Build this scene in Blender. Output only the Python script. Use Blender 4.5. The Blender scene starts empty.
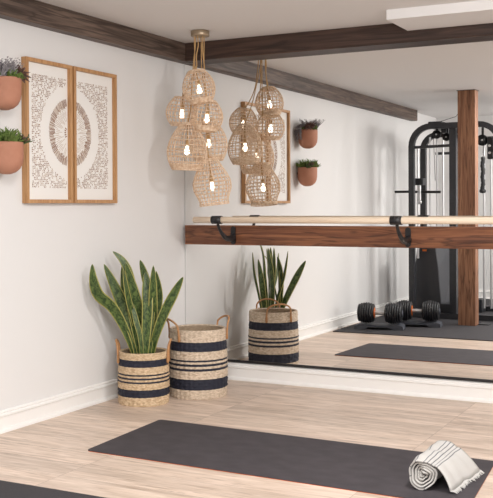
import bpy, bmesh, math, random
from mathutils import Vector, Matrix
random.seed(7)
S = bpy.context.scene
COL = S.collection
PI = math.pi

# ---------------------------------------------------------------- camera
F_PX, CYP = 955.2968, 214.3463
RIGHT = Vector((0.88855964, 0.45873565, -0.00483481))
UP = Vector((0.000249174, 0.0100562373, 0.999949404))
FWD = Vector((-0.45876106, 0.88851588, -0.00882126))
cd = bpy.data.cameras.new('camera'); cam = bpy.data.objects.new('camera', cd); COL.objects.link(cam)
cd.sensor_fit = 'HORIZONTAL'; cd.sensor_width = 36; cd.lens = F_PX / 493 * 36
cd.shift_x = 0; cd.shift_y = -(249 - CYP) / 493
cd.clip_start = .05; cd.clip_end = 60
cam.matrix_world = Matrix(((RIGHT.x, UP.x, -FWD.x, 3.3521), (RIGHT.y, UP.y, -FWD.y, -5.5724),
                           (RIGHT.z, UP.z, -FWD.z, 1.15), (0, 0, 0, 1)))
S.camera = cam
# ---------------------------------------------------------------- world, lights, exposure
w = bpy.data.worlds.new('world'); S.world = w; w.use_nodes = True
w.node_tree.nodes['Background'].inputs[0].default_value = (.9, .95, 1, 1)
w.node_tree.nodes['Background'].inputs[1].default_value = .5


def area(name, loc, target, sx, sy, power, color):
    l = bpy.data.lights.new(name, 'AREA'); l.shape = 'RECTANGLE'; l.size = sx; l.size_y = sy
    l.energy = power; l.color = color
    o = bpy.data.objects.new(name, l); COL.objects.link(o); o.location = loc
    o.rotation_euler = (Vector(target) - Vector(loc)).to_track_quat('-Z', 'Y').to_euler()
    return o


area('right_fill_light', (5.35, -4.6, 1.45), (0, -4.4, 1.1), 2.0, 1.3, 38, (1, 1, 1))  # unseen area light added on the right; the wall has no window
area('ceiling_lamp', (2.6, -4.5, 2.17), (1.9, -4.3, 0), 1.1, 1.1, 40, (1, .98, .955))
area('ceiling_lamp', (1.95, -3.35, 2.20), (1.5, -3.5, 0), .45, .45, 20, (1, .98, .955))  # extra lamp out of view, added to brighten the wall shown in the mirror
area('ceiling_lamp', (2.75, -2.0, 2.20), (2.3, -1.5, 0), .22, .22, 17.5, (1, .99, .98))
area('back_fill_light', (2.6, -5.95, 1.5), (.6, -2, .9), 1.0, 1.0, 5, (1, 1, 1))  # unseen area fill added at the back; no opening there
V = S.view_settings
V.view_transform = 'Standard'; V.look = 'None'; V.gamma = 1; V.exposure = 0.93; V.use_curve_mapping = False
CEIL = 2.235


# ---------------------------------------------------------------- materials
def mat(name, color, rough=.6, metal=0, spec=.5, noise=None, bump=None, emit=None):
    """noise=(scale vec, color2, low, high)  bump=(scale, strength)"""
    m = bpy.data.materials.new(name); m.use_nodes = True
    nt = m.node_tree; b = nt.nodes['Principled BSDF']
    b.inputs['Base Color'].default_value = (*color, 1)
    b.inputs['Roughness'].default_value = rough; b.inputs['Metallic'].default_value = metal
    b.inputs['Specular IOR Level'].default_value = spec
    if emit:
        b.inputs['Emission Color'].default_value = (*emit[0], 1); b.inputs['Emission Strength'].default_value = emit[1]
    if noise or bump:
        tc = nt.nodes.new('ShaderNodeTexCoord')
    if noise:
        mp = nt.nodes.new('ShaderNodeMapping'); mp.inputs['Scale'].default_value = noise[0]
        nz = nt.nodes.new('ShaderNodeTexNoise'); nz.inputs['Scale'].default_value = 1; nz.inputs['Detail'].default_value = 6
        nz.inputs['Distortion'].default_value = noise[4] if len(noise) > 4 else 0
        rp = nt.nodes.new('ShaderNodeValToRGB')
        rp.color_ramp.elements[0].position = noise[2]; rp.color_ramp.elements[1].position = noise[3]
        rp.color_ramp.elements[0].color = (*color, 1); rp.color_ramp.elements[1].color = (*noise[1], 1)
        nt.links.new(tc.outputs['Object'], mp.inputs[0]); nt.links.new(mp.outputs[0], nz.inputs[0])
        nt.links.new(nz.outputs[0], rp.inputs[0]); nt.links.new(rp.outputs[0], b.inputs['Base Color'])
    if bump:
        n2 = nt.nodes.new('ShaderNodeTexNoise'); n2.inputs['Scale'].default_value = bump[0]; n2.inputs['Detail'].default_value = 4
        bp = nt.nodes.new('ShaderNodeBump'); bp.inputs['Strength'].default_value = bump[1]; bp.inputs['Distance'].default_value = .003
        nt.links.new(tc.outputs['Object'], n2.inputs[0]); nt.links.new(n2.outputs[0], bp.inputs['Height'])
        nt.links.new(bp.outputs[0], b.inputs['Normal'])
    return m


def wood(name, c1, c2, c3, axis, scale=1.0, rough=.55, fine=60):
    """grain running along axis (0,1,2): stretched noise + distorted bands"""
    m = bpy.data.materials.new(name); m.use_nodes = True
    nt = m.node_tree; L = nt.links.new; b = nt.nodes['Principled BSDF']; b.inputs['Roughness'].default_value = rough
    tc = nt.nodes.new('ShaderNodeTexCoord'); mp = nt.nodes.new('ShaderNodeMapping')
    sc = [fine * scale] * 3; sc[axis] = 2.6 * scale; mp.inputs['Scale'].default_value = sc
    n = nt.nodes.new('ShaderNodeTexNoise'); n.inputs['Scale'].default_value = 1; n.inputs['Detail'].default_value = 5
    n.inputs['Distortion'].default_value = .8
    mp2 = nt.nodes.new('ShaderNodeMapping'); sc = [16 * scale] * 3; sc[axis] = 1.1 * scale; mp2.inputs['Scale'].default_value = sc
    n2 = nt.nodes.new('ShaderNodeTexNoise'); n2.inputs['Scale'].default_value = 1; n2.inputs['Detail'].default_value = 3
    n2.inputs['Distortion'].default_value = 1.6
    mul = nt.nodes.new('ShaderNodeMath'); mul.operation = 'MULTIPLY'; mul.inputs[1].default_value = 9
    fr = nt.nodes.new('ShaderNodeMath'); fr.operation = 'PINGPONG'; fr.inputs[1].default_value = 1
    r1 = nt.nodes.new('ShaderNodeValToRGB'); e = r1.color_ramp.elements
    e[0].position = .32; e[0].color = (*c1, 1); e[1].position = .68; e[1].color = (*c2, 1)
    mx = nt.nodes.new('ShaderNodeMix'); mx.data_type = 'RGBA'
    rr = nt.nodes.new('ShaderNodeMapRange'); rr.inputs['From Min'].default_value = .55; rr.inputs['From Max'].default_value = 1
    rr.inputs['To Max'].default_value = .8
    L(tc.outputs['Object'], mp.inputs[0]); L(tc.outputs['Object'], mp2.inputs[0])
    L(mp.outputs[0], n.inputs[0]); L(mp2.outputs[0], n2.inputs[0]); L(n.outputs[0], r1.inputs[0])
    L(n2.outputs[0], mul.inputs[0]); L(mul.outputs[0], fr.inputs[0]); L(fr.outputs[0], rr.inputs['Value'])
    L(rr.outputs[0], mx.inputs[0]); L(r1.outputs[0], mx.inputs[6]); mx.inputs[7].default_value = (*c3, 1)
    L(mx.outputs[2], b.inputs['Base Color'])
    bp = nt.nodes.new('ShaderNodeBump'); bp.inputs['Strength'].default_value = .35; bp.inputs['Distance'].default_value = .002
    L(n.outputs[0], bp.inputs['Height']); L(bp.outputs[0], b.inputs['Normal'])
    return m


def floor_mat():
    m = bpy.data.materials.new('pale_oak_planks'); m.use_nodes = True
    nt = m.node_tree; L = nt.links.new; b = nt.nodes['Principled BSDF']
    tc = nt.nodes.new('ShaderNodeTexCoord')
    br = nt.nodes.new('ShaderNodeTexBrick'); br.offset = .37; br.offset_frequency = 1; br.squash = 1
    br.inputs['Scale'].default_value = 1; br.inputs['Brick Width'].default_value = 1.22; br.inputs['Row Height'].default_value = .178
    br.inputs['Mortar Size'].default_value = .0012; br.inputs['Mortar Smooth'].default_value = .3
    br.inputs['Color1'].default_value = (.0, .0, .0, 1); br.inputs['Color2'].default_value = (1, 1, 1, 1)
    br.inputs['Mortar'].default_value = (.5, .5, .5, 1)
    L(tc.outputs['Object'], br.inputs[0])
    # shift grain per plank
    sep = nt.nodes.new('ShaderNodeVectorMath'); sep.operation = 'MULTIPLY_ADD'
    sep.inputs[1].default_value = (7, 7, 7)
    L(br.outputs['Color'], sep.inputs[0]); L(tc.outputs['Object'], sep.inputs[2])
    mp = nt.nodes.new('ShaderNodeMapping'); mp.inputs['Scale'].default_value = (6, 75, 1)
    n = nt.nodes.new('ShaderNodeTexNoise'); n.inputs['Scale'].default_value = 1; n.inputs['Detail'].default_value = 7; n.inputs['Distortion'].default_value = .9
    mp2 = nt.nodes.new('ShaderNodeMapping'); mp2.inputs['Scale'].default_value = (.9, 9, 1)
    n2 = nt.nodes.new('ShaderNodeTexNoise'); n2.inputs['Scale'].default_value = 1; n2.inputs['Detail'].default_value = 3; n2.inputs['Distortion'].default_value = 1.5
    for a in (mp, mp2): L(sep.outputs[0], a.inputs[0])
    L(mp.outputs[0], n.inputs[0]); L(mp2.outputs[0], n2.inputs[0])
    r = nt.nodes.new('ShaderNodeValToRGB'); e = r.color_ramp.elements
    e[0].position = .28; e[0].color = (.38, .285, .22, 1); e[1].position = .70; e[1].color = (.74, .63, .54, 1)
    k = r.color_ramp.elements.new(.42); k.color = (.60, .48, .385, 1)
    L(n.outputs[0], r.inputs[0])
    r2 = nt.nodes.new('ShaderNodeValToRGB'); e = r2.color_ramp.elements
    e[0].position = .3; e[0].color = (.80, .76, .74, 1); e[1].position = .7; e[1].color = (1.12, 1.1, 1.1, 1)
    L(n2.outputs[0], r2.inputs[0])
    mx = nt.nodes.new('ShaderNodeMix'); mx.data_type = 'RGBA'; mx.blend_type = 'MULTIPLY'; mx.inputs[0].default_value = 1
    L(r.outputs[0], mx.inputs[6]); L(r2.outputs[0], mx.inputs[7])
    r3 = nt.nodes.new('ShaderNodeMapRange'); r3.inputs['To Min'].default_value = .90; r3.inputs['To Max'].default_value = 1.08
    L(br.outputs['Color'], r3.inputs['Value'])
    mx2 = nt.nodes.new('ShaderNodeMix'); mx2.data_type = 'RGBA'; mx2.blend_type = 'MULTIPLY'; mx2.inputs[0].default_value = 1
    L(mx.outputs[2], mx2.inputs[6]); L(r3.outputs[0], mx2.inputs[7])
    mx3 = nt.nodes.new('ShaderNodeMix'); mx3.data_type = 'RGBA'
    L(br.outputs['Fac'], mx3.inputs[0]); L(mx2.outputs[2], mx3.inputs[6]); mx3.inputs[7].default_value = (.28, .2, .15, 1)
    # short dark-and-bleached grain flecks
    mp4 = nt.nodes.new('ShaderNodeMapping'); mp4.inputs['Scale'].default_value = (11, 95, 1); L(sep.outputs[0], mp4.inputs[0])
    n4 = nt.nodes.new('ShaderNodeTexNoise'); n4.inputs['Scale'].default_value = 1; n4.inputs['Detail'].default_value = 3; L(mp4.outputs[0], n4.inputs[0])
    mp5 = nt.nodes.new('ShaderNodeMapping'); mp5.inputs['Scale'].default_value = (1.6, 9, 1); L(sep.outputs[0], mp5.inputs[0])
    n5 = nt.nodes.new('ShaderNodeTexNoise'); n5.inputs['Scale'].default_value = 1; n5.inputs['Detail'].default_value = 2; L(mp5.outputs[0], n5.inputs[0])
    q4 = nt.nodes.new('ShaderNodeMapRange'); q4.inputs['From Min'].default_value = .57; q4.inputs['From Max'].default_value = .68; L(n4.outputs[0], q4.inputs['Value'])
    q5 = nt.nodes.new('ShaderNodeMapRange'); q5.inputs['From Min'].default_value = .54; q5.inputs['From Max'].default_value = .62; q5.inputs['To Max'].default_value = .8; L(n5.outputs[0], q5.inputs['Value'])
    m45 = nt.nodes.new('ShaderNodeMath'); m45.operation = 'MULTIPLY'; L(q4.outputs[0], m45.inputs[0]); L(q5.outputs[0], m45.inputs[1])
    mx4 = nt.nodes.new('ShaderNodeMix'); mx4.data_type = 'RGBA'; L(m45.outputs[0], mx4.inputs[0]); L(mx3.outputs[2], mx4.inputs[6]); mx4.inputs[7].default_value = (.30, .225, .175, 1)
    L(mx4.outputs[2], b.inputs['Base Color'])
    b.inputs['Roughness'].default_value = .42
    bp = nt.nodes.new('ShaderNodeBump'); bp.inputs['Strength'].default_value = .12; bp.inputs['Distance'].default_value = .002
    L(n.outputs[0], bp.inputs['Height']); L(bp.outputs[0], b.inputs['Normal'])
    return m


def stripe_mat(name, base, base2, dark, bands, H):
    """woven basket: colour bands by height (object z)"""
    m = bpy.data.materials.new(name); m.use_nodes = True
    nt = m.node_tree; L = nt.links.new; b = nt.nodes['Principled BSDF']; b.inputs['Roughness'].default_value = .75
    tc = nt.nodes.new('ShaderNodeTexCoord'); sx = nt.nodes.new('ShaderNodeSeparateXYZ'); L(tc.outputs['Object'], sx.inputs[0])
    dv = nt.nodes.new('ShaderNodeMath'); dv.operation = 'DIVIDE'; dv.inputs[1].default_value = H; L(sx.outputs['Z'], dv.inputs[0])
    r = nt.nodes.new('ShaderNodeValToRGB'); r.color_ramp.interpolation = 'CONSTANT'
    e = r.color_ramp.elements; e[0].position = 0; e[0].color = (0, 0, 0, 1)
    e.remove(e[1])
    for a, c in sorted((1 - q, 1 - p_) for p_, q in bands):
        x = e.new(a); x.color = (1, 1, 1, 1); x = e.new(c); x.color = (0, 0, 0, 1)
    L(dv.outputs[0], r.inputs[0])
    mp = nt.nodes.new('ShaderNodeMapping'); mp.inputs['Scale'].default_value = (60, 60, 130); L(tc.outputs['Object'], mp.inputs[0])
    n = nt.nodes.new('ShaderNodeTexNoise'); n.inputs['Scale'].default_value = 1; n.inputs['Detail'].default_value = 4; L(mp.outputs[0], n.inputs[0])
    rc = nt.nodes.new('ShaderNodeValToRGB'); rc.color_ramp.elements[0].position = .3; rc.color_ramp.elements[1].position = .7
    rc.color_ramp.elements[0].color = (*base, 1); rc.color_ramp.elements[1].color = (*base2, 1); L(n.outputs[0], rc.inputs[0])
    mx = nt.nodes.new('ShaderNodeMix'); mx.data_type = 'RGBA'; L(r.outputs[0], mx.inputs[0]); L(rc.outputs[0], mx.inputs[6])
    mx.inputs[7].default_value = (*dark, 1); L(mx.outputs[2], b.inputs['Base Color'])
    bp = nt.nodes.new('ShaderNodeBump'); bp.inputs['Strength'].default_value = .5; bp.inputs['Distance'].default_value = .003
    L(n.outputs[0], bp.inputs['Height']); L(bp.outputs[0], b.inputs['Normal'])
    return m


def leaf_mat():
    m = bpy.data.materials.new('snake_leaf'); m.use_nodes = True
    nt = m.node_tree; L = nt.links.new; b = nt.nodes['Principled BSDF']; b.inputs['Roughness'].default_value = .4
    uv = nt.nodes.new('ShaderNodeUVMap'); sp = nt.nodes.new('ShaderNodeSeparateXYZ'); L(uv.outputs[0], sp.inputs[0])
    s = nt.nodes.new('ShaderNodeMath'); s.operation = 'SUBTRACT'; s.inputs[1].default_value = .5; L(sp.outputs['X'], s.inputs[0])
    a = nt.nodes.new('ShaderNodeMath'); a.operation = 'ABSOLUTE'; L(s.outputs[0], a.inputs[0])
    g = nt.nodes.new('ShaderNodeMath'); g.operation = 'GREATER_THAN'; g.inputs[1].default_value = .42; L(a.outputs[0], g.inputs[0])
    mp = nt.nodes.new('ShaderNodeMapping'); mp.inputs['Scale'].default_value = (3.5, 34, 1); L(uv.outputs[0], mp.inputs[0])
    n = nt.nodes.new('ShaderNodeTexNoise'); n.inputs['Scale'].default_value = 1; n.inputs['Detail'].default_value = 4
    n.inputs['Distortion'].default_value = 1.2; L(mp.outputs[0], n.inputs[0])
    r = nt.nodes.new('ShaderNodeValToRGB'); e = r.color_ramp.elements
    e[0].position = .40; e[0].color = (.022, .050, .012, 1); e[1].position = .62; e[1].color = (.115, .165, .042, 1); L(n.outputs[0], r.inputs[0])
    mx = nt.nodes.new('ShaderNodeMix'); mx.data_type = 'RGBA'; L(g.outputs[0], mx.inputs[0]); L(r.outputs[0], mx.inputs[6])
    mx.inputs[7].default_value = (.38, .35, .10, 1); L(mx.outputs[2], b.inputs['Base Color'])
    return m


def towel_mat():
    m = bpy.data.materials.new('striped_cotton'); m.use_nodes = True
    nt = m.node_tree; L = nt.links.new; b = nt.nodes['Principled BSDF']; b.inputs['Roughness'].default_value = .95
    uv = nt.nodes.new('ShaderNodeUVMap'); sp = nt.nodes.new('ShaderNodeSeparateXYZ'); L(uv.outputs[0], sp.inputs[0])
    r = nt.nodes.new('ShaderNodeValToRGB'); r.color_ramp.interpolation = 'CONSTANT'; e = r.color_ramp.elements
    e[0].position = 0; e[0].color = (.50, .485, .463, 1); e.remove(e[1])
    for v in (.118, .134, .150, .166, .182, .222, .26, .30, .34, .38):   # metres from the fringe
        x = e.new(v); x.color = (.14, .14, .155, 1); x = e.new(v + .0035); x.color = (.50, .485, .463, 1)
    L(sp.outputs['Y'], r.inputs[0]); L(r.outputs[0], b.inputs['Base Color'])
    tc = nt.nodes.new('ShaderNodeTexCoord'); n = nt.nodes.new('ShaderNodeTexNoise'); n.inputs['Scale'].default_value = 260
    bp = nt.nodes.new('ShaderNodeBump'); bp.inputs['Strength'].default_value = .4; bp.inputs['Distance'].default_value = .002
    L(tc.outputs['Object'], n.inputs[0]); L(n.outputs[0], bp.inputs['Height']); L(bp.outputs[0], b.inputs['Normal'])
    return m


M = dict(
    wall=mat('white_wall_paint', (.76, .75, .742), .85, bump=(90, .08)),
    ceil=mat('ceiling_paint', (.78, .76, .75), .9, bump=(60, .08)),
    trim=mat('white_trim_paint', (.87, .855, .835), .4),
    floor=floor_mat(),
    beam_y=wood('dark_beam_wood', (.042, .025, .018), (.175, .12, .092), (.026, .014, .010), 1, .8, .5),
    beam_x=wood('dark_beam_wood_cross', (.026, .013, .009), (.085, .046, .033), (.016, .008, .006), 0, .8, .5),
    walnut=wood('walnut_rail', (.125, .042, .020), (.31, .125, .056), (.055, .018, .009), 0, 1.0, .45),
    post=wood('stained_post', (.15, .060, .030), (.32, .155, .080), (.075, .027, .012), 2, 1.0, .6),
    birch=wood('pale_birch', (.80, .65, .49), (.88, .76, .61), (.75, .58, .43), 0, .6, .4),
    oak=wood('oak_frame', (.42, .215, .085), (.55, .31, .14), (.36, .17, .065), 2, 1.2, .45),
    mirror=mat('mirror_silver', (.93, .93, .92), 0.0, 1),
    black=mat('black_satin', (.014, .014, .016), .42),
    frame=mat('machine_black', (.018, .019, .023), .38, noise=((30, 30, 30), (.025, .026, .03), .3, .7)),
    shroud=mat('charcoal_cover', (.040, .041, .048), .5),
    chrome=mat('chrome', (.66, .66, .67), .38, .75),
    rubber=mat('black_rubber', (.026, .024, .028), .8, noise=((120, 120, 120), (.040, .036, .040), .35, .7), bump=(300, .2)),
    yoga=mat('charcoal_yoga_mat', (.036, .030, .035), .8, noise=((9, 14, 1), (.052, .044, .050), .35, .7), bump=(220, .2)),
    orange=mat('orange_underside', (.55, .13, .045), .7),
    plate=mat('weight_plate', (.018, .018, .02), .4),
    tray=mat('slate_plastic', (.055, .06, .075), .5),
    orangemark=mat('orange_mark', (.75, .17, .02), .5),
    rattan=mat('natural_rattan', (.68, .455, .285), .7, noise=((60, 60, 60), (.93, .76, .59), .35, .68)),
    rope=mat('jute_cord', (.52, .32, .14), .8),
    brass=mat('aged_nickel', (.42, .33, .23), .4, .7),
    bulb=mat('lit_bulb', (1, .95, .85), .3, emit=((1, .88, .70), 2)),
    paper=mat('ivory_paper', (.84, .82, .79), .8),
    ink=mat('bronze_ink', (.27, .14, .08), .6),
    inklt=mat('faded_bronze_ink', (.50, .38, .29), .6),
    leather=mat('tan_leather', (.40, .19, .075), .5, noise=((50, 50, 50), (.50, .26, .11), .35, .7)),
    terra=mat('terracotta', (.42, .185, .115), .75, noise=((14, 14, 14), (.48, .225, .145), .3, .7), bump=(80, .15)),
    soil=mat('dark_soil', (.05, .032, .02), .95, bump=(80, .8)),
    leaf=leaf_mat(),
    towel=towel_mat(), towelp=mat('fringe_cotton', (.50, .485, .463), .95),
    green=mat('bright_succulent', (.10, .17, .035), .6, noise=((60, 60, 60), (.21, .29, .075), .35, .7)),
    dkgreen=mat('deep_succulent', (.045, .085, .028), .55, noise=((60, 60, 60), (.13, .17, .055), .35, .7)),
    purple=mat('plum_leaves', (.10, .05, .042), .55, noise=((60, 60, 60), (.20, .115, .09), .35, .7)),
    lav=mat('grey_lavender', (.23, .215, .23), .8, noise=((60, 60, 60), (.44, .41, .42), .35, .7)),
    bas_s=stripe_mat('seagrass_golden', (.40, .27, .15), (.74, .57, .38), (.012, .014, .028),
                     [(.12, .25), (.39, .42), (.455, .49), (.53, .56), (.68, .83)], .30),
    bas_l=stripe_mat('seagrass_grey', (.42, .32, .225), (.74, .61, .48), (.012, .014, .028),
                     [(.155, .29), (.415, .445), (.475, .51), (.545, .58), (.70, .86)], .40),
    basin=mat('seagrass_inside', (.28, .2, .13), .8, noise=((60, 60, 130), (.42, .32, .22), .3, .7)),
)


# ---------------------------------------------------------------- geometry helper
def wloc(o):
    v = Vector((0, 0, 0))
    while o is not None: v += o.location; o = o.parent
    return v


class G:
    def __init__(s): s.v = []; s.f = []; s.m = []; s.uv = []; s.sm = []

    def add(s, vs, fs, mi=0, smooth=False):
        k = len(s.v); s.v += [Vector(a) for a in vs]
        for f in fs: s.f.append([i + k for i in f]); s.m.append(mi); s.sm.append(smooth)
        return s

    def box(s, lo, hi, mi=0, rz=0, c=None):
        x0, y0, z0 = lo; x1, y1, z1 = hi
        vs = [Vector(q) for q in [(x0, y0, z0), (x1, y0, z0), (x1, y1, z0), (x0, y1, z0), (x0, y0, z1), (x1, y0, z1), (x1, y1, z1), (x0, y1, z1)]]
        if rz:
            c = Vector(c) if c else Vector(((x0 + x1) / 2, (y0 + y1) / 2, 0)); R = Matrix.Rotation(rz, 3, 'Z')
            vs = [c + R @ (q - c) for q in vs]
        return s.add(vs, [(0, 3, 2, 1), (4, 5, 6, 7), (0, 1, 5, 4), (1, 2, 6, 5), (2, 3, 7, 6), (3, 0, 4, 7)], mi)

    def prism(s, poly, axis, a, b, mi=0, smooth=False):
        """poly: 2D points in the two other axes, extruded along axis a..b"""
        def P(q, t):
            q = list(q); q.insert(axis, t); return q
        n = len(poly); vs = [P(q, a) for q in poly] + [P(q, b) for q in poly]
        s.add(vs, [(i, (i + 1) % n, n + (i + 1) % n, n + i) for i in range(n)], mi, smooth)
        s.add(vs, [tuple(range(n))[::-1], tuple(range(n, 2 * n))], mi)
        return s

    def tube(s, pts, r, n=8, mi=0, closed=False, flat=1.0, ref=None, smooth=True, caps=True, square=False):
        pts = [Vector(q) for q in pts]; N = len(pts); vs = []
        prev = Vector(ref) if ref else None
        for i, q in enumerate(pts):
            if closed: t = pts[(i + 1) % N] - pts[i - 1]
            else: t = pts[min(i + 1, N - 1)] - pts[max(i - 1, 0)]
            t.normalize()
            if prev is None: prev = Vector((0, 0, 1)) if abs(t.z) < .9 else Vector((1, 0, 0))
            a = prev - t * prev.dot(t)
            if a.length < 1e-5: a = t.orthogonal()
            a.normalize(); b = t.cross(a)
            if not ref: prev = a
            rr = r[i] if isinstance(r, (list, tuple)) else r
            for k in range(n):
                an = 2 * PI * (k + (.5 if square else 0)) / n
                g = rr * (1.414 if square else 1)
                vs.append(q + a * math.cos(an) * g + b * math.sin(an) * g * flat)
        fs = []
        for i in range(N if closed else N - 1):
            j = (i + 1) % N
            for k in range(n): fs.append((i * n + k, i * n + (k + 1) % n, j * n + (k + 1) % n, j * n + k))
        s.add(vs, fs, mi, smooth)
        if not closed and caps:
            s.add(vs, [tuple(range(n))[::-1], tuple(range((N - 1) * n, N * n))], mi)
        return s

    def lathe(s, prof, c=(0, 0, 0), n=32, mi=0, axis='Z', smooth=True, cap0=False, cap1=False, tilt=None):
        c = Vector(c); vs = []
        for (r, z) in prof:
            for k in range(n):
                a = 2 * PI * k / n
                q = Vector((r * math.cos(a), r * math.sin(a), z))
                if axis == 'X': q = Vector((q.z, q.x, q.y))
                if axis == 'Y': q = Vector((q.y, q.z, q.x))
                if tilt: q = tilt @ q
                vs.append(c + q)
        fs = [(i * n + k, i * n + (k + 1) % n, (i + 1) * n + (k + 1) % n, (i + 1) * n + k) for i in range(len(prof) - 1) for k in range(n)]
        s.add(vs, fs, mi, smooth)
        if cap0: s.add(vs[:n], [tuple(range(n))[::-1]], mi)
        if cap1: s.add(vs[-n:], [tuple(range(n))], mi)
        return s

    def build(s, name, mats, parent=None, bevel=0, origin=None, solid=0):
        me = bpy.data.meshes.new(name)
        o = bpy.data.objects.new(name, me); COL.objects.link(o)
        if parent is not None:
            o.parent = parent; org = wloc(parent)
        else: org = Vector(origin) if origin else Vector((0, 0, 0)); o.location = org
        me.from_pydata([q - org for q in s.v], [], s.f)
        for k in (mats if isinstance(mats, list) else [mats]): me.materials.append(k)
        for p_, mi, sm in zip(me.polygons, s.m, s.sm): p_.material_index = mi; p_.use_smooth = sm
        if s.uv:
            ul = me.uv_layers.new(name='UVMap')
            for lp in me.loops: ul.data[lp.index].uv = s.uv[lp.vertex_index]
        me.validate(); me.update()
        if bevel:
            b = o.modifiers.new('bevel', 'BEVEL'); b.width = bevel; b.segments = 2; b.limit_method = 'ANGLE'; b.angle_limit = .7
        if solid:
            b = o.modifiers.new('solid', 'SOLIDIFY'); b.thickness = solid; b.offset = 0
        return o


def tag(o, label, cat, group=None):
    o['label'] = label; o['category'] = cat
    if group: o['group'] = group
    return o


def thing(name, loc, label, cat, group=None, rz=0):
    o = bpy.data.objects.new(name, None); COL.objects.link(o); o.location = loc; o.rotation_euler = (0, 0, rz)
    o.empty_display_size = .1
    return tag(o, label, cat, group)


def struct(o): o['kind'] = 'structure'; return o


def copy_tree(o, parent=None):
    c = o.copy(); COL.objects.link(c); c.parent = parent
    for ch in list(o.children): copy_tree(ch, c)
    return c


# ================================================================ ROOM
XR, YB = 5.6, -6.1
struct(G().box((-.15, YB - .15, -.1), (XR + .15, .16, 0)).build('floor', M['floor']))
struct(G().box((-.15, YB - .15, CEIL), (XR + .15, .16, CEIL + .1)).build('ceiling', M['ceil']))
struct(G().box((-.15, -5.06, 0), (0, .16, CEIL)).box((-.15, YB - .15, 0), (-.012, -5.06, CEIL)).build('wall_left', M['wall']))
struct(G().box((0, .006, 0), (XR + .15, .16, CEIL)).build('wall_mirror_side', M['wall']))
struct(G().box((XR, YB - .15, 0), (XR + .15, .006, CEIL)).build('wall_right', M['wall']))
struct(G().box((-.012, YB - .15, 0), (XR, YB, CEIL)).build('wall_back', M['wall']))
# lowered ceiling box over the rail wall
struct(G().box((1.609, -.49, 2.18), (XR, -.111, CEIL)).build('trim_1', M['ceil']))

BP = [(0, 0), (.026, 0), (.026, .010), (.021, .018), (.012, .021), (.012, .078), (.019, .082), (.019, .090), (.009, .095), (.009, .099), (.013, .102), (.011, .108), (.005, .111), (0, .111)]
struct(G().prism([(a, b) for a, b in BP], 1, YB, -.004).build('baseboard_left', M['trim']))
struct(G().prism([(-a + .006, b) for a, b in BP], 0, .0, XR).build('baseboard_mirror_side', M['trim']))
struct(G().prism([(YB + a, b) for a, b in BP], 0, 0, XR).build('baseboard_back', M['trim']))
struct(G().prism([(XR - a, b) for a, b in BP], 1, YB, 0).build('baseboard_right', M['trim']))

# mirror with black bottom channel
mr = thing('wall_mirror', (1.7, 0, .115), 'large frameless wall mirror in a black bottom channel behind the wooden rail', 'mirror')
G().box((.006, 0, .128), (3.4, .006, 2.113)).build('mirror_glass', M['mirror'], mr)
G().box((.006, -.006, .117), (3.4, .006, .133)).build('bottom_channel', M['black'], mr)

# beams
tag(G().prism([(0, CEIL), (.072, CEIL), (.072, 2.121), (.066, 2.114), (.0, 2.114)], 1, -5.06, -.012).build('ceiling_beam', M['beam_y'], origin=(0.03, -2.5, 2.114)),
    'dark wooden beam running along the top of the white wall above the framed prints', 'beam')
tag(G().prism([(.006, CEIL), (-.10, CEIL), (-.10, 2.121), (-.094, 2.114), (.006, 2.114)], 0, .074, XR - .02).build('ceiling_beam', M['beam_x'], origin=(2.5, -.04, 2.114)),
    'dark wooden beam across the ceiling along the top edge of the wall mirror', 'beam')

# wooden post (seen in the mirror)
pt = thing('wooden_post', (1.06, -3.46, .008), 'square brown timber post standing in front of the black cable machine', 'post')
G().box((.975, -3.52, .008), (1.142, -3.40, CEIL)).build('post_shaft', M['post'], pt, bevel=.004)
G().box((.968, -3.53, CEIL - .004), (1.150, -3.392, CEIL)).build('top_plate', M['black'], pt)
G().box((1.142, -3.66, .008), (1.24, -3.50, .016)).build('base_plate', M['black'], pt, bevel=.002)

# rubber floor
tag(G().box((.06, -6.06, 0), (3.3, -2.505, .008)).build('rubber_flooring', M['rubber'], origin=(1.6, -4.2, 0)),
    'dark rubber gym flooring under the dumbbells and the wooden post', 'gym flooring')


# yoga mat
def rounded_rect(x0, x1, y0, y1, r, n=6):
    pts = []
    for cx, cy, a0 in ((x1 - r, y1 - r, 0), (x0 + r, y1 - r, 90), (x0 + r, y0 + r, 180), (x1 - r, y0 + r, 270)):
        for k in range(n + 1):
            a = math.radians(a0 + 90 * k / n); pts.append((cx + r * math.cos(a), cy + r * math.sin(a)))
    return pts


ym = thing('yoga_mat', (1.51, -1.585, 0), 'dark charcoal yoga mat with orange underside lying on the pale plank floor', 'yoga mat')
Rm = Matrix.Rotation(math.radians(-.6), 2)
rr = [Vector((.584 + 1.80 * q[0] + .036 * q[1] + .02 * q[0] * q[1], -1.236 - .047 * q[0] - .700 * q[1])) for q in
      [((a + .925) / 1.85, (.35 - b) / .70) for a, b in rounded_rect(-.925, .925, -.35, .35, .022)]][::1]
G().prism(rr, 2, 0.0, .0022).build('underside', M['orange'], ym)
G().prism(rr, 2, .0022, .0058).build('top_layer', M['yoga'], ym)

# ================================================================ BARRE
rail = G().box((.03, -.045, .8936), (3.35, -.001, 1.0215)).build('mounting_rail', M['walnut'], bevel=.003, origin=(1.6, -.02, .8936))
tag(rail, 'brown wooden mounting board fixed across the wall mirror below the barre', 'board')
by, bz, br_ = -.268, 1.062, .0205
bar = G().tube([(.232, by, bz), (.234, by, bz), (1.2, by, bz), (2.2, by, bz), (3.3, by, bz)], [br_ - .003, br_, br_, br_, br_], 20).build('ballet_barre', M['birch'], origin=(1.7, by, bz - .02))
tag(bar, 'long pale round wooden ballet barre held on two black brackets', 'barre')


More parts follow.
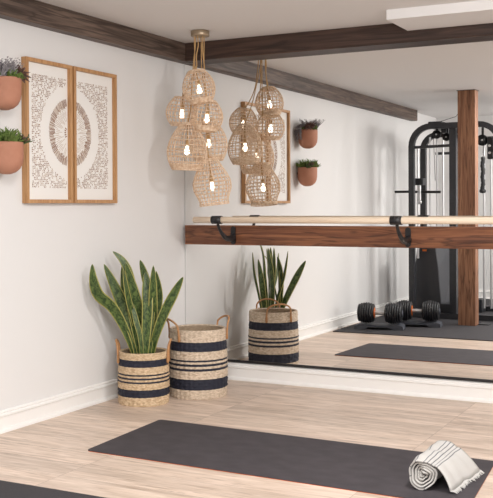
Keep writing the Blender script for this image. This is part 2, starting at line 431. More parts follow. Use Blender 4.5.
def bracket(x, label):
    t = thing('barre_bracket', (x, -.046, .95), label, 'bracket', 'barre brackets')
    g = G(); pl = []
    for k in range(9): a = PI * k / 8; pl.append((x + .017 * math.cos(a), 1.0 + .017 * math.sin(a)))
    for k in range(9): a = PI + PI * k / 8; pl.append((x + .017 * math.cos(a), .915 + .017 * math.sin(a)))
    g.prism([(q[0], q[1]) for q in pl], 1, -.054, -.0455)
    g.build('wall_plate', M['black'], t)
    A = [(x, -.054, .945), (x, -.085, .938), (x, -.125, .938), (x, -.17, .952), (x, -.21, .978), (x, -.24, 1.008), (x, -.256, 1.034)]
    G().tube(A, [.024, .021, .018, .015, .012, .010, .010], 10).build('arm', M['black'], t)
    G().lathe([(.0212, -.034), (.026, -.034), (.026, .034), (.0212, .034)], (x, by, bz), 24, axis='X').build('collar', M['black'], t)
    return t


bracket(.402, 'black hooked barre bracket at the end near the hanging rattan lamps')
bracket(1.588, 'black hooked barre bracket in front of the reflected cable machine')


# ================================================================ FRAMED PRINTS
def picture(y0, y1, z0, z1, label, zc, yc, seed):
    rnd = random.Random(seed); d = .036; fw = .020
    t = thing('framed_print', (0.001, (y0 + y1) / 2, z0), label, 'picture', 'pair of framed prints')
    G().box((.001, y0, z0), (d, y0 + fw, z1)).box((.001, y1 - fw, z0), (d, y1, z1)) \
        .box((.001, y0 + fw, z0), (d, y1 - fw, z0 + fw)).box((.001, y0 + fw, z1 - fw), (d, y1 - fw, z1)).build('picture_frame', M['oak'], t, bevel=.0012)
    G().box((.002, y0 + fw, z0 + fw), (.014, y1 - fw, z1 - fw)).build('backing_paper', M['paper'], t)
    g = G(); X = .0146
    m = .048
    fy0, fy1, fz0, fz1 = (y0 + fw + m, y1 - fw - .012, z0 + fw + m + .02, z1 - fw - m - .01) if yc > (y0 + y1) / 2 else (y0 + fw + .012, y1 - fw - m, z0 + fw + m + .02, z1 - fw - m - .01)

    def dash(y, z, ang, ln, wd, mi):
        c, s_ = math.cos(ang) * ln / 2, math.sin(ang) * ln / 2; a, b = -math.sin(ang) * wd / 2, math.cos(ang) * wd / 2
        q = [(y - c - a, z - s_ - b), (y + c - a, z + s_ - b), (y + c + a, z + s_ + b), (y - c + a, z - s_ + b)]
        if min(p_[0] for p_ in q) < y0 + fw + .003 or max(p_[0] for p_ in q) > y1 - fw - .003: return
        g.add([(X, *p_) for p_ in q], [(0, 1, 2, 3)], mi)
    ro, rb = .262, .193
    z = fz0
    while z < fz1:
        y = fy0 + rnd.uniform(0, .006)
        while y < fy1:
            r = math.hypot(y - yc, z - zc)
            if r > ro and rnd.random() < .74:
                ang = math.atan2(z - zc, y - yc) + rnd.uniform(-.5, .5) + (PI / 2 if rnd.random() < .3 else 0)
                dash(y, z, ang, rnd.uniform(.007, .012), rnd.uniform(.0036, .0056), 0 if rnd.random() < .7 else 1)
            y += rnd.uniform(.010, .0135)
        z += .0098
    for k in range(150):
        a = 2 * PI * k / 150 + rnd.uniform(-.006, .006)
        r1 = rb - rnd.uniform(0, .006); ln = rnd.uniform(.035, .055)
        dash(yc + math.cos(a) * (r1 - ln / 2), zc + math.sin(a) * (r1 - ln / 2), a, ln, .0046, 0 if rnd.random() < .75 else 1)
        if k % 2:
            r1 = rb - ln - rnd.uniform(.006, .014); ln = rnd.uniform(.03, .075)
            dash(yc + math.cos(a) * (r1 - ln / 2), zc + math.sin(a) * (r1 - ln / 2), a, ln, .0026, 1)
    for k in range(26):
        a = 2 * PI * k / 26
        dash(yc + math.cos(a) * .048, zc + math.sin(a) * .048, a, .016, .0065, 0)
        dash(yc + math.cos(a) * .032, zc + math.sin(a) * .032, a, .010, .003, 0)
    # make faces look towards +x
    for i, f in enumerate(g.f):
        a, b, c = g.v[f[0]], g.v[f[1]], g.v[f[2]]
        if (b - a).cross(c - a).x < 0: g.f[i] = f[::-1]
    g.build('printed_marks', [M['ink'], M['inklt']], t)


picture(-1.652, -1.262, 1.170, 1.939, 'oak framed print of bronze dashes beside the terracotta wall planters', 1.563, -1.255, 3)
picture(-1.248, -.834, 1.170, 1.939, 'oak framed print of bronze dashes, the one of the pair nearer the mirror', 1.563, -1.255, 4)


# ================================================================ PENDANT CLUSTER
pc = thing('pendant_cluster', (.385, -.44, CEIL - .035), 'cluster of open-weave rattan globe lamps hanging on cords from one round ceiling plate', 'lamp')
G().lathe([(.0, -.034), (.055, -.034), (.058, -.030), (.058, -.002), (.054, 0.0)], (.385, -.44, CEIL - .001), 32).build('ceiling_plate', M['brass'], pc)


def prof(kind, t):
    """radius (relative) at t: 0 top .. 1 bottom"""
    if kind == 'globe': return math.sin(PI * (.14 + .66 * t)) ** .85
    if kind == 'dome': return [(.34 + .66 * math.sin(min(1, t / .62) * PI / 2) ** 1.0) if t < .62 else 1 - .28 * ((t - .62) / .38) ** 2][0]
    if kind == 'urn':
        p_ = [(0, .42), (.15, .60), (.35, .86), (.52, 1.0), (.68, .97), (.82, .82), (.92, .74), (1, .76)]
        for (a, b), (c, d) in zip(p_, p_[1:]):
            if t <= c:
                u_ = (t - a) / (c - a); return b + (d - b) * u_
    if kind == 'barrel': return .66 + .34 * math.sin(PI * min(1, t * 1.05)) ** .8


def shade(c, R, H, kind, tx, ty, nm, nr):
    """c = centre; woven from upright canes and rings that pass in front and behind in turn"""
    T = Matrix.Rotation(tx, 3, 'X') @ Matrix.Rotation(ty, 3, 'Y'); c = Vector(c); g = G()
    rnd = random.Random(int(c.z * 999))
    def P(a, t, off=0):
        r = R * prof(kind, t) + off
        return c + T @ Vector((r * math.cos(a), r * math.sin(a), H / 2 - H * t))
    for k in range(nm):
        a = 2 * PI * k / nm
        g.tube([P(a + .03 * math.sin(9 * t_ / nr + k), t_ / nr, .0012) for t_ in range(nr + 1)], .0026 * rnd.uniform(.85, 1.2), 5, caps=False)
    for i in range(nr + 1):
        t = i / nr; n = nm * 2; j = rnd.uniform(-.2, .2) / nr if 0 < i < nr else 0
        for dz in (0,):
            g.tube([P(2 * PI * q / n, min(1, max(0, t + dz + j)), .0022 * (1 if (q // 2 + i) % 2 else -1)) for q in range(n)], .0027, 4, closed=True)
    # dense rim bands at both ends
    for t in (0.0, .035, .965, 1.0):
        g.tube([P(2 * PI * q / 36, t) for q in range(36)], .0042, 5, closed=True)
    if kind in ('dome', 'globe', 'barrel'):
        for t in (.88, .91, .94):
            g.tube([P(2 * PI * q / 36, t, .001) for q in range(36)], .0032, 4, closed=True)
    s_ = g.build('lamp_shade', M['rattan'], pc)
    top = P(0, 0); top = c + T @ Vector((0, 0, H / 2))
    # crossed canes closing the top, socket, bulb
    g2 = G(); rt = R * prof(kind, 0)
    for k in range(6):
        a = PI * k / 6; d = T @ Vector((math.cos(a), math.sin(a), 0)) * rt
        g2.tube([top - d, top, top + d], .0022, 5)
    g2.build('top_spider', M['rattan'], s_)
    G().lathe([(.001, .03 - H * .0), (.004, .028), (.004, -H * .58 + .062), (.012, -H * .58 + .060), (.013, -H * .58 + .028), (.001, -H * .58 + .026)], top, 14, tilt=T).build('socket', M['rope'], s_)
    bc = top + T @ Vector((0, 0, -H * .58))
    G().lathe([(.0008, .030), (.009, .026), (.010, .014), (.015, .0), (.0175, -.012), (.0145, -.022), (.007, -.028), (.0008, -.030)], bc, 16, tilt=T).build('bulb', M['bulb'], s_)
    return top


shades = [((.405, -.495, 1.882), .098, .200, 'globe', .10, -.14, 22, 9),
          ((.238, -.418, 1.745), .098, .180, 'globe', .05, .10, 22, 8),
          ((.436, -.448, 1.706), .098, .185, 'globe', -.08, .06, 22, 8),
          ((.312, -.480, 1.520), .122, .290, 'dome', .0, .05, 26, 11),
          ((.335, -.255, 1.575), .118, .270, 'dome', .03, -.03, 26, 10),
          ((.417, -.360, 1.300), .119, .285, 'urn', .06, -.10, 26, 12)]
cy0 = CEIL - .035
for i, sp_ in enumerate(shades):
    top = shade(*sp_)
    d = Vector((top.x - .385, top.y + .44, 0)); d = d.normalized() if d.length > .02 else Vector((0, -1, 0))
    st = Vector((.385, -.44, cy0)) + d * (.036 if i not in (2, 4) else .018)
    out = []
    for k in range(15):
        t = k / 14; q = st.lerp(top, t); wob = .005 * math.sin(t * 8 + i * 2) * math.sin(PI * t)
        q.x = st.x + (top.x - st.x) * t ** (1.5 if i == 4 else 2.6) + wob; q.y = st.y + (top.y - st.y) * t ** (1.5 if i == 4 else 2.6) + wob * .5
        out.append(q)
    G().tube(out, .0036, 6).build('cord', M['rope'], pc)


# ================================================================ BASKETS
def basket(cx, cy, R, H, material, ang, hw, hh, label, ncol, nrow, tilt_out):
    t = thing('woven_basket', (cx, cy, 0), label, 'basket', 'striped seagrass baskets')
    g = G()
    # woven wall: interlaced bumps, outside then inside
    n = ncol * 4; rows = nrow * 3
    def pr_(z):
        q = z / H; return R * (.955 + .045 * math.sin(PI * min(1, q * 1.1 + .12)) ** .7 + .012 * q)
    vs = []; fs = []
    for i in range(rows + 1):
        z = H * i / rows
        for k in range(n):
            a = 2 * PI * k / n
            b_ = abs(math.sin(PI * i / 3)) * .0042 * (1 if ((k // 4) + (i // 3)) % 2 else .3) + abs(math.sin(PI * k / 4)) * .0034
            r = pr_(z) + b_ + random.uniform(-.0005, .0005)
            vs.append((cx + r * math.cos(a), cy + r * math.sin(a), z))
    for i in range(rows):
        for k in range(n): fs.append((i * n + k, i * n + (k + 1) % n, (i + 1) * n + (k + 1) % n, (i + 1) * n + k))
    g.add(vs, fs, 0, True)
    g.lathe([(pr_(H) + .002, H), (pr_(H) + .001, H + .004), (pr_(H) - .009, H + .004), (pr_(H) - .012, H - .002)], (cx, cy, 0), 64, 0)
    g.lathe([(pr_(H) - .012, H - .002), (pr_(H * .6) - .012, H * .6), (pr_(.02) - .012, .012), (.001, .012)], (cx, cy, 0), 64, 1)
    g.lathe([(.001, 0.0), (pr_(0), 0.0)], (cx, cy, 0), 64, 1)
    g.build('woven_body', [material, M['basin']], t)
    for sgn in (1, -1):
        a0 = ang + (PI if sgn < 0 else 0)
        d = Vector((math.cos(a0), math.sin(a0), 0)); tn = Vector((-math.sin(a0), math.cos(a0), 0))
        pts = []
        c = Vector((cx, cy, 0)) + d * (pr_(H) + .009)
        N = 18
        for k in range(N + 1):
            u_ = PI * k / N
            z = H + hh * math.sin(u_) ** .75 - (.045 if k in (0, N) else .02 if k in (1, N - 1) else 0)
            off = d * (tilt_out * hh * math.sin(u_))
            inset = d * (-(R - math.sqrt(max(0, R * R - (hw * math.cos(u_)) ** 2))))
            pts.append(c + tn * hw * math.cos(u_) + off + inset + Vector((0, 0, z)))
        h = G().tube(pts, .0062, 8).build('handle', M['leather'], t)
        for q in (pts[0], pts[-1]):
            G().tube([q + Vector((0, 0, .018)), q - Vector((0, 0, .012)), q - Vector((0, 0, .02))], [.008, .010, .006], 8, flat=.7).build('leather_tab', M['leather'], h)
    return t


AZ = math.atan2(RIGHT.y, RIGHT.x)
SBX, SBY = .238, -.868
basket(SBX, SBY, .146, .300, M['bas_s'], AZ, .042, .068, 'smaller striped seagrass basket holding the snake plant', 30, 17, .15)
LBX, LBY = .412, -.530
basket(LBX, LBY, .174, .405, M['bas_l'], AZ + math.radians(23), .088, .066, 'larger empty striped seagrass basket against the mirror wall', 36, 22, .25)

# ================================================================ SNAKE PLANT
sp = thing('snake_plant', (SBX, SBY, .012), 'snake plant with tall yellow-edged upright leaves standing in the smaller basket', 'plant')
G().lathe([(.001, .0), (.10, .0), (.118, .22), (.122, .225), (.122, .232), (.112, .232), (.110, .215)], (SBX, SBY, .014), 40).build('nursery_pot', M['black'], sp)
gs = G(); gs.lathe([(.001, .222), (.06, .226), (.111, .220)], (SBX, SBY, .014), 32); gs.build('soil', M['soil'], sp)


def leaf(path, width, face, twist=0, fold=.25, depth_dir=0.0):
    """path: (u, depth, z) control points; face: angle of blade normal from camera direction"""
    R3 = Vector((RIGHT.x, RIGHT.y, 0)).normalized(); F3 = Vector((FWD.x, FWD.y, 0)).normalized()
    c = Vector((SBX, SBY, 0)); P = [c + R3 * a + F3 * b + Vector((0, 0, z)) for a, b, z in path]
    N = 26; pts = []
    for i in range(N + 1):
        t = i / N * (len(P) - 1); k = min(int(t), len(P) - 2); f = t - k
        p0 = P[max(k - 1, 0)]; p1 = P[k]; p2 = P[k + 1]; p3 = P[min(k + 2, len(P) - 1)]
        pts.append(.5 * ((2 * p1) + (p2 - p0) * f + (2 * p0 - 5 * p1 + 4 * p2 - p3) * f * f + (3 * p1 - p0 - 3 * p2 + p3) * f ** 3))
    g = G(); vs = []; uv = []; L_ = 0
    for i, q in enumerate(pts):
        s_ = i / N
        if i: L_ += (q - pts[i - 1]).length
        tg = (pts[min(i + 1, N)] - pts[max(i - 1, 0)]).normalized()
        an = face + twist * s_
        nrm = (-F3) * math.cos(an) + R3 * math.sin(an)
        side = tg.cross(nrm).normalized(); nn = side.cross(tg).normalized()
        wd = width / 2 * (.42 + .58 * math.sin(min(1, s_ / .58) * PI / 2)) * (1 if s_ < .62 else max(0.02, math.cos((s_ - .62) / .38 * PI / 2) ** .8))
        for j in range(5):
            x = (j - 2) / 2
            ff = fold * (1.6 - 1.1 * s_)
            vs.append(q + side * wd * x * (1 - .1 * ff) + nn * (abs(x) ** 1.4) * wd * ff)
            uv.append((j / 4, L_))
    fs = [(i * 5 + j, i * 5 + j + 1, (i + 1) * 5 + j + 1, (i + 1) * 5 + j) for i in range(N) for j in range(4)]
    g.add(vs, fs, 0, True); g.uv = uv
    g.build('leaf', M['leaf'], sp, solid=.003)


Z0 = .238
leaf([(-.035, .0, Z0), (-.10, -.05, .43), (-.165, -.10, .565), (-.238, -.15, .645), (-.262, -.18, .73), (-.268, -.19, .825)], .068, .1, -.2, .2)
leaf([(-.028, -.02, Z0), (-.05, -.03, .38), (-.096, -.05, .53), (-.15, -.08, .67), (-.214, -.11, .82)], .070, .1, .2)
leaf([(-.01, .03, Z0), (-.03, .03, .42), (-.055, .03, .60), (-.085, .02, .75), (-.125, .01, .835), (-.178, .0, .887)], .052, -.2, .9)
leaf([(-.03, .06, Z0), (-.07, .07, .45), (-.12, .08, .64), (-.135, .08, .80)], .040, .2, 0)
leaf([(.0, .02, Z0), (-.01, .02, .42), (-.04, -.04, .62), (-.092, -.09, .83)], .062, .2, -.2)
leaf([(-.015, -.03, Z0), (-.05, -.04, .42), (-.075, -.04, .56), (-.088, -.03, .72), (-.10, .0, .775)], .040, .5, .2)
leaf([(.02, .03, Z0), (.04, .03, .42), (.035, .03, .62), (.005, .03, .75), (-.02, .02, .835)], .052, -.2, .2)
leaf([(.035, .03, Z0), (.055, .00, .45), (.062, -.06, .62), (.070, -.10, .81)], .054, .2, .1)
leaf([(.01, -.045, Z0), (.02, -.05, .38), (.03, -.055, .55), (.028, -.05, .68), (.018, -.04, .77)], .066, .0, .0)
leaf([(.04, .0, Z0), (.072, -.03, .38), (.130, -.07, .53), (.192, -.10, .65), (.244, -.13, .745)], .060, -.1, -.2)
leaf([(-.005, -.05, Z0), (-.012, -.06, .38), (-.04, -.06, .50), (-.065, -.05, .60)], .034, .3, 0)
leaf([(.03, -.02, Z0), (.045, -.03, .40), (.05, -.03, .55), (.065, -.02, .66)], .040, .4, 0)
leaf([(-.03, .05, Z0), (-.05, -.02, .45), (-.08, -.10, .62), (-.10, -.14, .79)], .050, .8, .3)
leaf([(.03, .07, Z0), (.06, .12, .43), (.085, .16, .60), (.06, .17, .76)], .048, -.8, .4)


# ================================================================ WALL PLANTERS
def planter(cx, cy, ztop, label):
    R, H = .083, .160
    t = thing('wall_planter', (cx, cy, ztop - H), label, 'planter', 'terracotta wall planters')
    pf = [(.001, -H), (.02, -H + .001), (.045, -H + .010), (.066, -H + .028), (.079, -H + .055), (.083, -H + .085), (.0835, -.01), (.082, 0), (.077, 0), (.076, -.012), (.074, -.06), (.05, -.11), (.001, -.125)]
    G().lathe(pf, (cx, cy, ztop), 48).build('pot', M['terra'], t)
    g = G(); g.lathe([(.001, -.012), (.0755, -.016)], (cx, cy, ztop), 24); g.build('soil', M['soil'], t)
    G().lathe([(.012, 0), (.012, cx - R + .004 - .001)], (.001, cy, ztop - .05), 12, axis='X', cap0=True).build('wall_fixing', M['black'], t)
    return t


def blade(g, base, tip, w, curl=0.0, up=Vector((0, 0, 1))):
    base = Vector(base); tip = Vector(tip); d = tip - base; s_ = d.cross(up)
    if s_.length < 1e-4: s_ = Vector((1, 0, 0))
    s_.normalize(); n = s_.cross(d.normalized()); m_ = base.lerp(tip, .5) + n * curl
    vs = [base - s_ * w * .25, base + s_ * w * .25, m_ - s_ * w * .5, m_ + s_ * w * .5, tip, m_ + n * w * .25]
    g.add(vs, [(0, 1, 5), (0, 5, 2), (1, 3, 5), (2, 5, 4), (5, 3, 4), (1, 0, 2, 4, 3)], 0, False)


def tuft(name, c, n, spread, h, w, material, label, rnd, droop=0.0):
    c = Vector(c); g = G()
    for k in range(n):
        a = rnd.uniform(0, 2 * PI); e = rnd.uniform(.1, 1.0)
        r0 = rnd.uniform(0, spread * .5)
        b_ = c + Vector((r0 * math.cos(a), r0 * math.sin(a), 0))
        ln = h * rnd.uniform(.6, 1.1)
        d = Vector((math.cos(a) * e, math.sin(a) * e, 1 - e * .55 - droop * e)); d.normalize()
        blade(g, b_, b_ + d * ln, w * rnd.uniform(.7, 1.2), ln * .12)
        # side leaflets
        for j in range(3):
            q = b_ + d * ln * (.35 + .2 * j); aa = rnd.uniform(0, 2 * PI)
            dd = (d + .9 * Vector((math.cos(aa), math.sin(aa), .1))).normalized()
            blade(g, q, q + dd * ln * .35, w * .7, ln * .04)
    for i, q in enumerate(g.v):
        if q.x < .006: q.x = .006
    o = g.build(name, material, origin=c)
    return tag(o, label, 'plant')


def rosette(name, c, R, material, label, lean):
    c = Vector(c); g = G()
    for ring, (n, e, ln) in enumerate(((5, .35, .55), (8, .8, .8), (11, 1.3, 1.0))):
        for k in range(n):
            a = 2 * PI * (k + ring * .5) / n
            d = Vector((math.cos(a) * math.sin(e), math.sin(a) * math.sin(e), math.cos(e)))
            d = Matrix.Rotation(lean, 3, 'X') @ d
            blade(g, c, c + d * R * ln, R * .42, R * .12)
    for q in g.v:
        if q.x < .006: q.x = .006
    return tag(g.build(name, material, origin=c), label, 'plant')


rn = random.Random(5)
P1 = (.092, -1.884, 1.794); P2 = (.092, -1.872, 1.474)
planter(*P1, 'round terracotta wall planter with the grey trailing plant, upper of the two')
planter(*P2, 'round terracotta wall planter with bright green succulents, lower of the two')
# upper: grey lavender plant, spills on its mirror side, green cushion, plum leaves
g = G()
for k in range(120):
    a = rn.uniform(0, 2 * PI)
    c = Vector((P1[0] + .015 + rn.uniform(-.03, .03), P1[1] - .03 + rn.uniform(-.045, .04), P1[2] - .010))
    d = Vector((math.cos(a) * .6, math.sin(a) * .7, rn.uniform(.5, 1))).normalized()
    L_ = rn.uniform(.07, .130)
    blade(g, c, c + d * L_, .006, .006)
    for j in range(5):
        q = c + d * L_ * (.5 + j * .12); b2 = rn.uniform(0, 2 * PI)
        blade(g, q, q + Vector((math.cos(b2), math.sin(b2), .4)) * .013, .009, .002)
for k in range(26):
    y0 = P1[1] + rn.uniform(.015, .06) ; x0 = P1[0] + rn.uniform(-.02, .03); zz = P1[2] + .012
    yb = P1[1] + .078 + rn.uniform(0, .022); xb = P1[0] - .045 + rn.uniform(-.03, .03); drop = rn.uniform(.03, .12)
    pts = [(x0, y0, zz - .02), ((x0 + xb) / 2, (y0 + yb) / 2, zz + .03), (xb, yb, zz), (xb, yb + .004, zz - drop)]
    g.tube(pts, .0012, 4)
    for j in range(14):
        t = j / 13
        q = Vector(pts[2]).lerp(Vector(pts[3]), t) if j > 4 else Vector(pts[1]).lerp(Vector(pts[2]), j / 4)
        b2 = rn.uniform(0, 2 * PI); blade(g, q, q + Vector((math.cos(b2), abs(math.sin(b2)), .3)) * .014, .009, .002)
tag(g.build('trailing_plant', M['lav'], origin=P1), 'grey lavender trailing plant spilling over the upper terracotta planter', 'plant')
tuft('succulent_plant', (P1[0] + .01, P1[1] + .005, P1[2] - .012), 90, .10, .058, .012, M['green'], 'low green succulent in the upper terracotta planter', rn, .2)
rosette('leafy_succulent', (P1[0] + .045, P1[1] + .052, P1[2] + .014), .070, M['purple'], 'dark plum leafed succulent at the rim of the upper terracotta planter', -.75)
tuft('feathery_plant', (P2[0], P2[1] - .01, P2[2] - .012), 150, .115, .085, .011, M['green'], 'bright green feathery succulent in the lower terracotta planter', rn)
rosette('leafy_succulent', (P2[0] + .045, P2[1] + .045, P2[2] + .012), .048, M['purple'], 'brown rosette succulent at the rim of the lower terracotta planter', -.6)
tuft('feathery_plant', (P2[0] + .03, P2[1] + .055, P2[2] - .010), 40, .05, .062, .009, M['dkgreen'], 'deep green spiky sprigs beside the brown rosette in the lower planter', rn, .35)

# ================================================================ ROLLED TOWEL
tw = thing('rolled_towel', (2.21, -1.72, .006), 'cream towel with thin dark stripes and a fringe, rolled up on the charcoal mat', 'towel')
TX, TZ = 2.220, .070
path = []
turns = 4.9; a_end = math.radians(38)
N = 150
for i in range(N + 1):
    t = i / N; a = a_end + (1 - t) * turns * 2 * PI     # angle decreases: clockwise seen from -y
    r = .006 + .055 * t + .0022 * math.sin(3 * a + 1) + .0012 * math.sin(7 * a)
    path.append((TX + r * math.cos(a), TZ + r * math.sin(a)))
for q in [(.061, .031), (.082, .016), (.102, -.002), (.121, -.022), (.137, -.042), (.150, -.060)]:
    path.append((TX + q[0] * 1.0, TZ + q[1] + .004))
Ls = [0]
for a, b in zip(path[::-1], path[::-1][1:]): Ls.append(Ls[-1] + math.hypot(a[0] - b[0], a[1] - b[1]))
Ls = Ls[::-1]
g = G(); NY = 22; vs = []; uv = []
for i, (x, z) in enumerate(path):
    for j in range(NY + 1):
        t = j / NY; y = -1.850 + .325 * t
        k = min(1, i / N)
        flap = max(0, (i - N) / 6)
        wr = .0035 * math.sin(11 * t + 7 * Ls[i] * 3) * k + .002 * math.sin(23 * t + i * .2)
        yy = y + (.010 * math.sin(i * .42) + .006 * math.sin(i * .17)) * (1 - t) * (1 - flap) - .008 * flap * (1 - t) + .02 * flap * t
        d = Vector((x - TX, 0, z - TZ)); d.normalize()
        vs.append(Vector((x - .034 * flap * (1 - t), yy, z)) + d * wr + Vector((0, 0, .004 * abs(math.sin(9 * t + 1)) * flap)))
        uv.append((t, Ls[i]))
fs = [(i * (NY + 1) + j, i * (NY + 1) + j + 1, (i + 1) * (NY + 1) + j + 1, (i + 1) * (NY + 1) + j) for i in range(len(path) - 1) for j in range(NY)]
g.add(vs, fs, 0, True); g.uv = uv
for q in g.v: q.z = max(q.z, .0095)
g.build('cloth', M['towel'], tw, solid=.006)
g = G(); last = g.v; rt_ = random.Random(2)
edge = vs[-(NY + 1):]
for k in range(46):
    t = k / 45 * NY; j = min(int(t), NY - 1); q = edge[j].lerp(edge[j + 1], t - j)
    L_ = rt_.uniform(.016, .030)
    e = q + Vector((L_ * .8, rt_.uniform(-.012, .012), 0)); e.z = .0095
    m_ = q.lerp(e, .5) + Vector((0, rt_.uniform(-.003, .003), .004))
    g.tube([q, m_, e], [.0026, .0032, .0016], 5)
for q in g.v: q.z = max(q.z, .0062)
g.build('fringe', M['towelp'], tw)


# ================================================================ ADJUSTABLE DUMBBELLS (seen in the mirror)
def make_dumbbell(loc, rz, label, tlabel):
    x, y = loc; z = .008
    tr = thing('dumbbell_tray', (0, 0, z), tlabel, 'dumbbell tray', 'dumbbell trays')
    g = G()
    # arched tray: two feet and a bridge (profile in x-z)
    po = [(-.205, .0), (-.115, .0), (-.085, .022), (.085, .022), (.115, .0), (.205, .0), (.200, .034), (.165, .046), (.06, .040), (-.06, .040), (-.165, .046), (-.200, .034)]
    po = [(a * 1.1, b) for a, b in po]
    g.prism([(a, b + z) for a, b in po], 1, -.095, .095)
    g.build('tray_body', M['tray'], tr, bevel=.005)
    for a_ in (-.20, .13): G().box((a_, -.112, z), (a_ + .07, -.094, z + .028)).build('end_lip', M['tray'], tr, bevel=.004)
    tr.location = (x, y, z); tr.rotation_euler = (0, 0, rz)
    db = thing('adjustable_dumbbell', (0, 0, z), label, 'dumbbell', 'adjustable dumbbells')
    zc = z + .046 + .098
    G().lathe([(.0155, -.07), (.0175, -.04), (.0185, 0), (.0175, .04), (.0155, .07)], (0, 0, zc), 20, axis='X').build('grip', M['chrome'], db)
    for s_ in (-1, 1):
        for k in range(7):
            r = (.084, .093, .097, .098, .095, .090, .082)[k]
            xc = s_ * (.062 + k * .0215)
            G().lathe([(.001, -.0098), (r - .009, -.0098), (r, -.004), (r, .004), (r - .009, .0098), (.001, .0098)], (xc, 0, zc), 30, axis='X').build('weight_plate', M['plate'], db)
        G().lathe([(.001, -.004), (.030, -.004), (.034, .0), (.030, .005), (.001, .006)], (s_ * .206, 0, zc), 20, axis='X').build('selector_dial', M['tray'], db)
        G().lathe([(.02, -.003), (.050, -.003), (.050, .001), (.02, .001)], (s_ * .0485, 0, zc + .0), 20, axis='X').build('inner_guard', M['orangemark'] if s_ < 0 else M['plate'], db)
    db.location = (x, y, z); db.rotation_euler = (0, 0, rz)


make_dumbbell((.390, -2.85), math.radians(-11), 'black adjustable dumbbell nearest the white wall', 'slate grey tray under the dumbbell nearest the white wall')
make_dumbbell((.645, -3.18), math.radians(-10), 'black adjustable dumbbell directly in front of the machine weight cover', 'slate grey tray under the dumbbell in front of the machine')

# ================================================================ CABLE MACHINE (seen in the mirror)
cm = thing('cable_machine', (.75, -4.2, .008), 'black cable crossover machine with arched frame, chrome rods and covered weight stack', 'gym machine')
FR = M['frame']


def sq(g, pts, r): g.tube(pts, r, 4, square=True, smooth=False)


def arc(cx, cz, r, a0, a1, y, n=8):
    return [(cx + r * math.cos(math.radians(a0 + (a1 - a0) * k / n)), y, cz + r * math.sin(math.radians(a0 + (a1 - a0) * k / n))) for k in range(n + 1)]


yf = -3.85; zt = 1.945; R_ = .20
g = G(); sq(g, [(.385, yf, .008), (.385, yf, zt - R_)] + arc(.385 + R_, zt - R_, R_, 180, 90, yf)[1:] + [(1.02, yf, zt)] + arc(1.07, zt - R_, R_, 90, 0, yf)[0:] + [(1.26, yf, .008)], .028)
g.build('front_arch', FR, cm)
yi = -4.45
g = G(); sq(g, [(.325, yi, .008), (.325, yi, 1.90 - .16)] + arc(.325 + .16, 1.90 - .16, .16, 180, 90, yi)[1:] + [(.64, yi, 1.90)], .029); g.build('inner_arch', FR, cm)
g = G(); sq(g, [(.808, yf - .02, .008), (.808, yf - .02, zt - .02)], .034); g.build('centre_upright', FR, cm)
g = G(); sq(g, [(.39, yf, 1.735), (.80, yf, 1.745)], .014); g.build('crossbar', FR, cm)
g = G(); sq(g, [(.46, yi, 1.70), (.70, yi, 1.70)], .014); g.build('crossbar', FR, cm)
G().box((.56, -4.49, 1.925), (.70, -3.83, 1.99)).build('top_beam', FR, cm, bevel=.006)
g = G(); sq(g, [(.32, yi, .035), (.32 + .06, yf, .035)], .024); g.build('base_rail', FR, cm)
g = G(); sq(g, [(.385, yf, .038), (1.26, yf, .038)], .026); g.build('base_rail', FR, cm)
g = G(); sq(g, [(.72, -4.73, .036), (1.60, -4.73, .036)], .026); g.build('base_rail', FR, cm)
g = G(); sq(g, [(1.26, yf, .036), (1.30, -4.73, .036)], .024); g.build('base_rail', FR, cm)
g = G(); sq(g, [(.70, -4.73, .008), (.70, -4.73, 1.88), (.70, -3.9, 1.90)], .024); g.build('rear_upright', FR, cm)
g = G(); sq(g, [(1.36, -4.73, .008), (1.36, -4.73, 1.90), (1.26, -3.9, 1.90)], .024); g.build('rear_upright', FR, cm)
g = G(); sq(g, [(.70, -4.73, 1.86), (1.36, -4.73, 1.86)], .022); g.build('rear_top_rail', FR, cm)
# weight stack with cover (tapering)
A = [(.335, -4.0), (.655, -4.0), (.70, -4.34), (.36, -4.34)]; B = [(.385, -4.02), (.575, -4.02), (.66, -4.30), (.40, -4.30)]
g = G(); vs = [(x, y, .01) for x, y in A] + [(x, y, .50) for x, y in [(a[0] * .45 + b[0] * .55, a[1] * .45 + b[1] * .55) for a, b in zip(A, B)]] + [(x, y, .735) for x, y in B]
fs = [(0, 1, 2, 3)[::-1], (8, 9, 10, 11)]
for l in (0, 4):
    for k in range(4): fs.append((l + k, l + (k + 1) % 4, l + 4 + (k + 1) % 4, l + 4 + k))
g.add(vs, fs[::1]); g.build('weight_cover', M['shroud'], cm, bevel=.008)
G().box((.445, -4.018, .675), (.485, -4.008, .693)).build('orange_badge', M['orangemark'], cm)
G().box((.655, -4.08, .01), (.78, -3.90, .15)).build('stack_foot', FR, cm, bevel=.006)
for x, y in ((.425, -4.36), (.50, -4.36), (.565, -4.36), (.940, -4.6), (1.015, -4.6), (1.09, -4.6)):
    G().tube([(x, y, .05), (x, y, 1.87)], .011 if x < .9 else .013, 10).build('guide_rod', M['chrome'], cm)
G().box((.86, -4.70, .01), (.935, -4.52, .15)).build('stack_foot', FR, cm, bevel=.006)
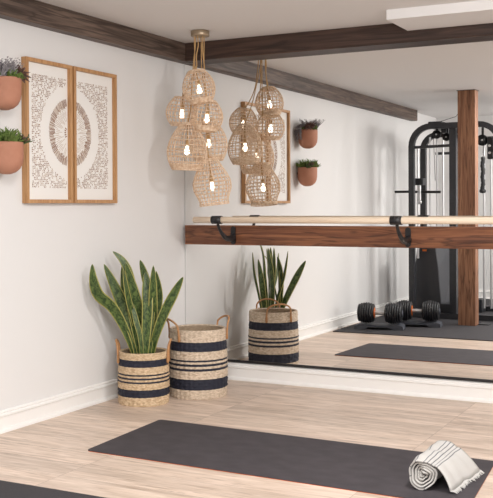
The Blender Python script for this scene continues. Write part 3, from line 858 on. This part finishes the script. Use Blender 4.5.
# carriage with pegs
G().box((.38, -4.06, 1.355), (.47, -3.95, 1.425)).build('carriage', FR, cm, bevel=.008)
g = G(); g.tube([(.155, -4.0, 1.289), (.30, -4.0, 1.289), (.47, -4.0, 1.285), (.64, -4.0, 1.283)], .013, 10); g.build('grip_peg', M['black'], cm)
g = G(); g.tube([(.402, -4.0, .60), (.402, -4.0, 1.75)], .012, 10); g.build('guide_rod', M['chrome'], cm)
g = G(); g.tube([(.425, -3.985, 1.37), (.425, -3.985, 1.20)], .014, 10).lathe([(.001, .02), (.02, .012), (.022, 0), (.018, -.016), (.001, -.022)], (.425, -3.985, 1.18), 14); g.build('pull_pin', M['chrome'], cm)
# pulleys
for x, z, r in ((.623, 1.865, .044), (.725, 1.835, .040), (.845, 1.86, .046), (1.085, 1.79, .055)):
    o = G().lathe([(.001, -.014), (r, -.014), (r * .86, -.004), (r * .86, .004), (r, .014), (.001, .014)], (x, -3.92, z), 26, axis='Y').build('pulley', M['black'], cm)
    G().lathe([(.001, -.002), (.009, -.002), (.009, .006), (.001, .007)], (x, -3.904, z), 12, axis='Y').build('axle_bolt', M['chrome'], o)
for x, z in ((.623, 1.865), (.725, 1.835), (.845, 1.86), (1.085, 1.79)):
    G().box((x - .012, -3.942, z), (x + .012, -3.936, 1.93)).build('pulley_bracket', FR, cm)
G().tube([(.66, -3.9, 1.99), (.84, -3.85, 2.03), (.975, -3.6, 2.09)], .003, 6).build('cable', M['black'], cm)
G().tube([(.59, -3.92, 1.86), (.59, -3.98, 1.40)], .003, 6).build('cable', M['black'], cm)
G().tube([(1.12, -3.90, 1.79), (1.12, -3.80, 1.66)], .003, 6).build('cable', M['black'], cm)
G().box((1.14, -3.95, 1.60), (1.205, -3.88, 1.82)).build('swivel_block', FR, cm, bevel=.01)
for z in (1.73, 1.66): G().tube([(1.17, -3.87, z), (1.17, -3.85, z)], .012, 8).build('axle_bolt', M['chrome'], cm)

rp = thing('rope_handle', (1.115, -3.80, 1.27), 'black braided rope handle hanging from the machine beside the wooden post', 'rope handle')
g = G()
pts = [(1.118 + .004 * math.sin(k), -3.80, 1.62 - k * .018) for k in range(19)]
g.tube(pts, [.019 + (.004 if k % 2 else 0) for k in range(19)], 10); g.build('braid', M['black'], rp)
G().lathe([(.001, .022), (.026, .016), (.034, 0), (.026, -.018), (.001, -.022)], (1.116, -3.80, 1.285), 18).build('rubber_stopper', M['black'], rp)
G().lathe([(.013, -.003), (.017, -.003), (.017, .003), (.013, .003), (.013, -.003)], (1.12, -3.80, 1.635), 16, axis='Y').build('ring', M['chrome'], rp)
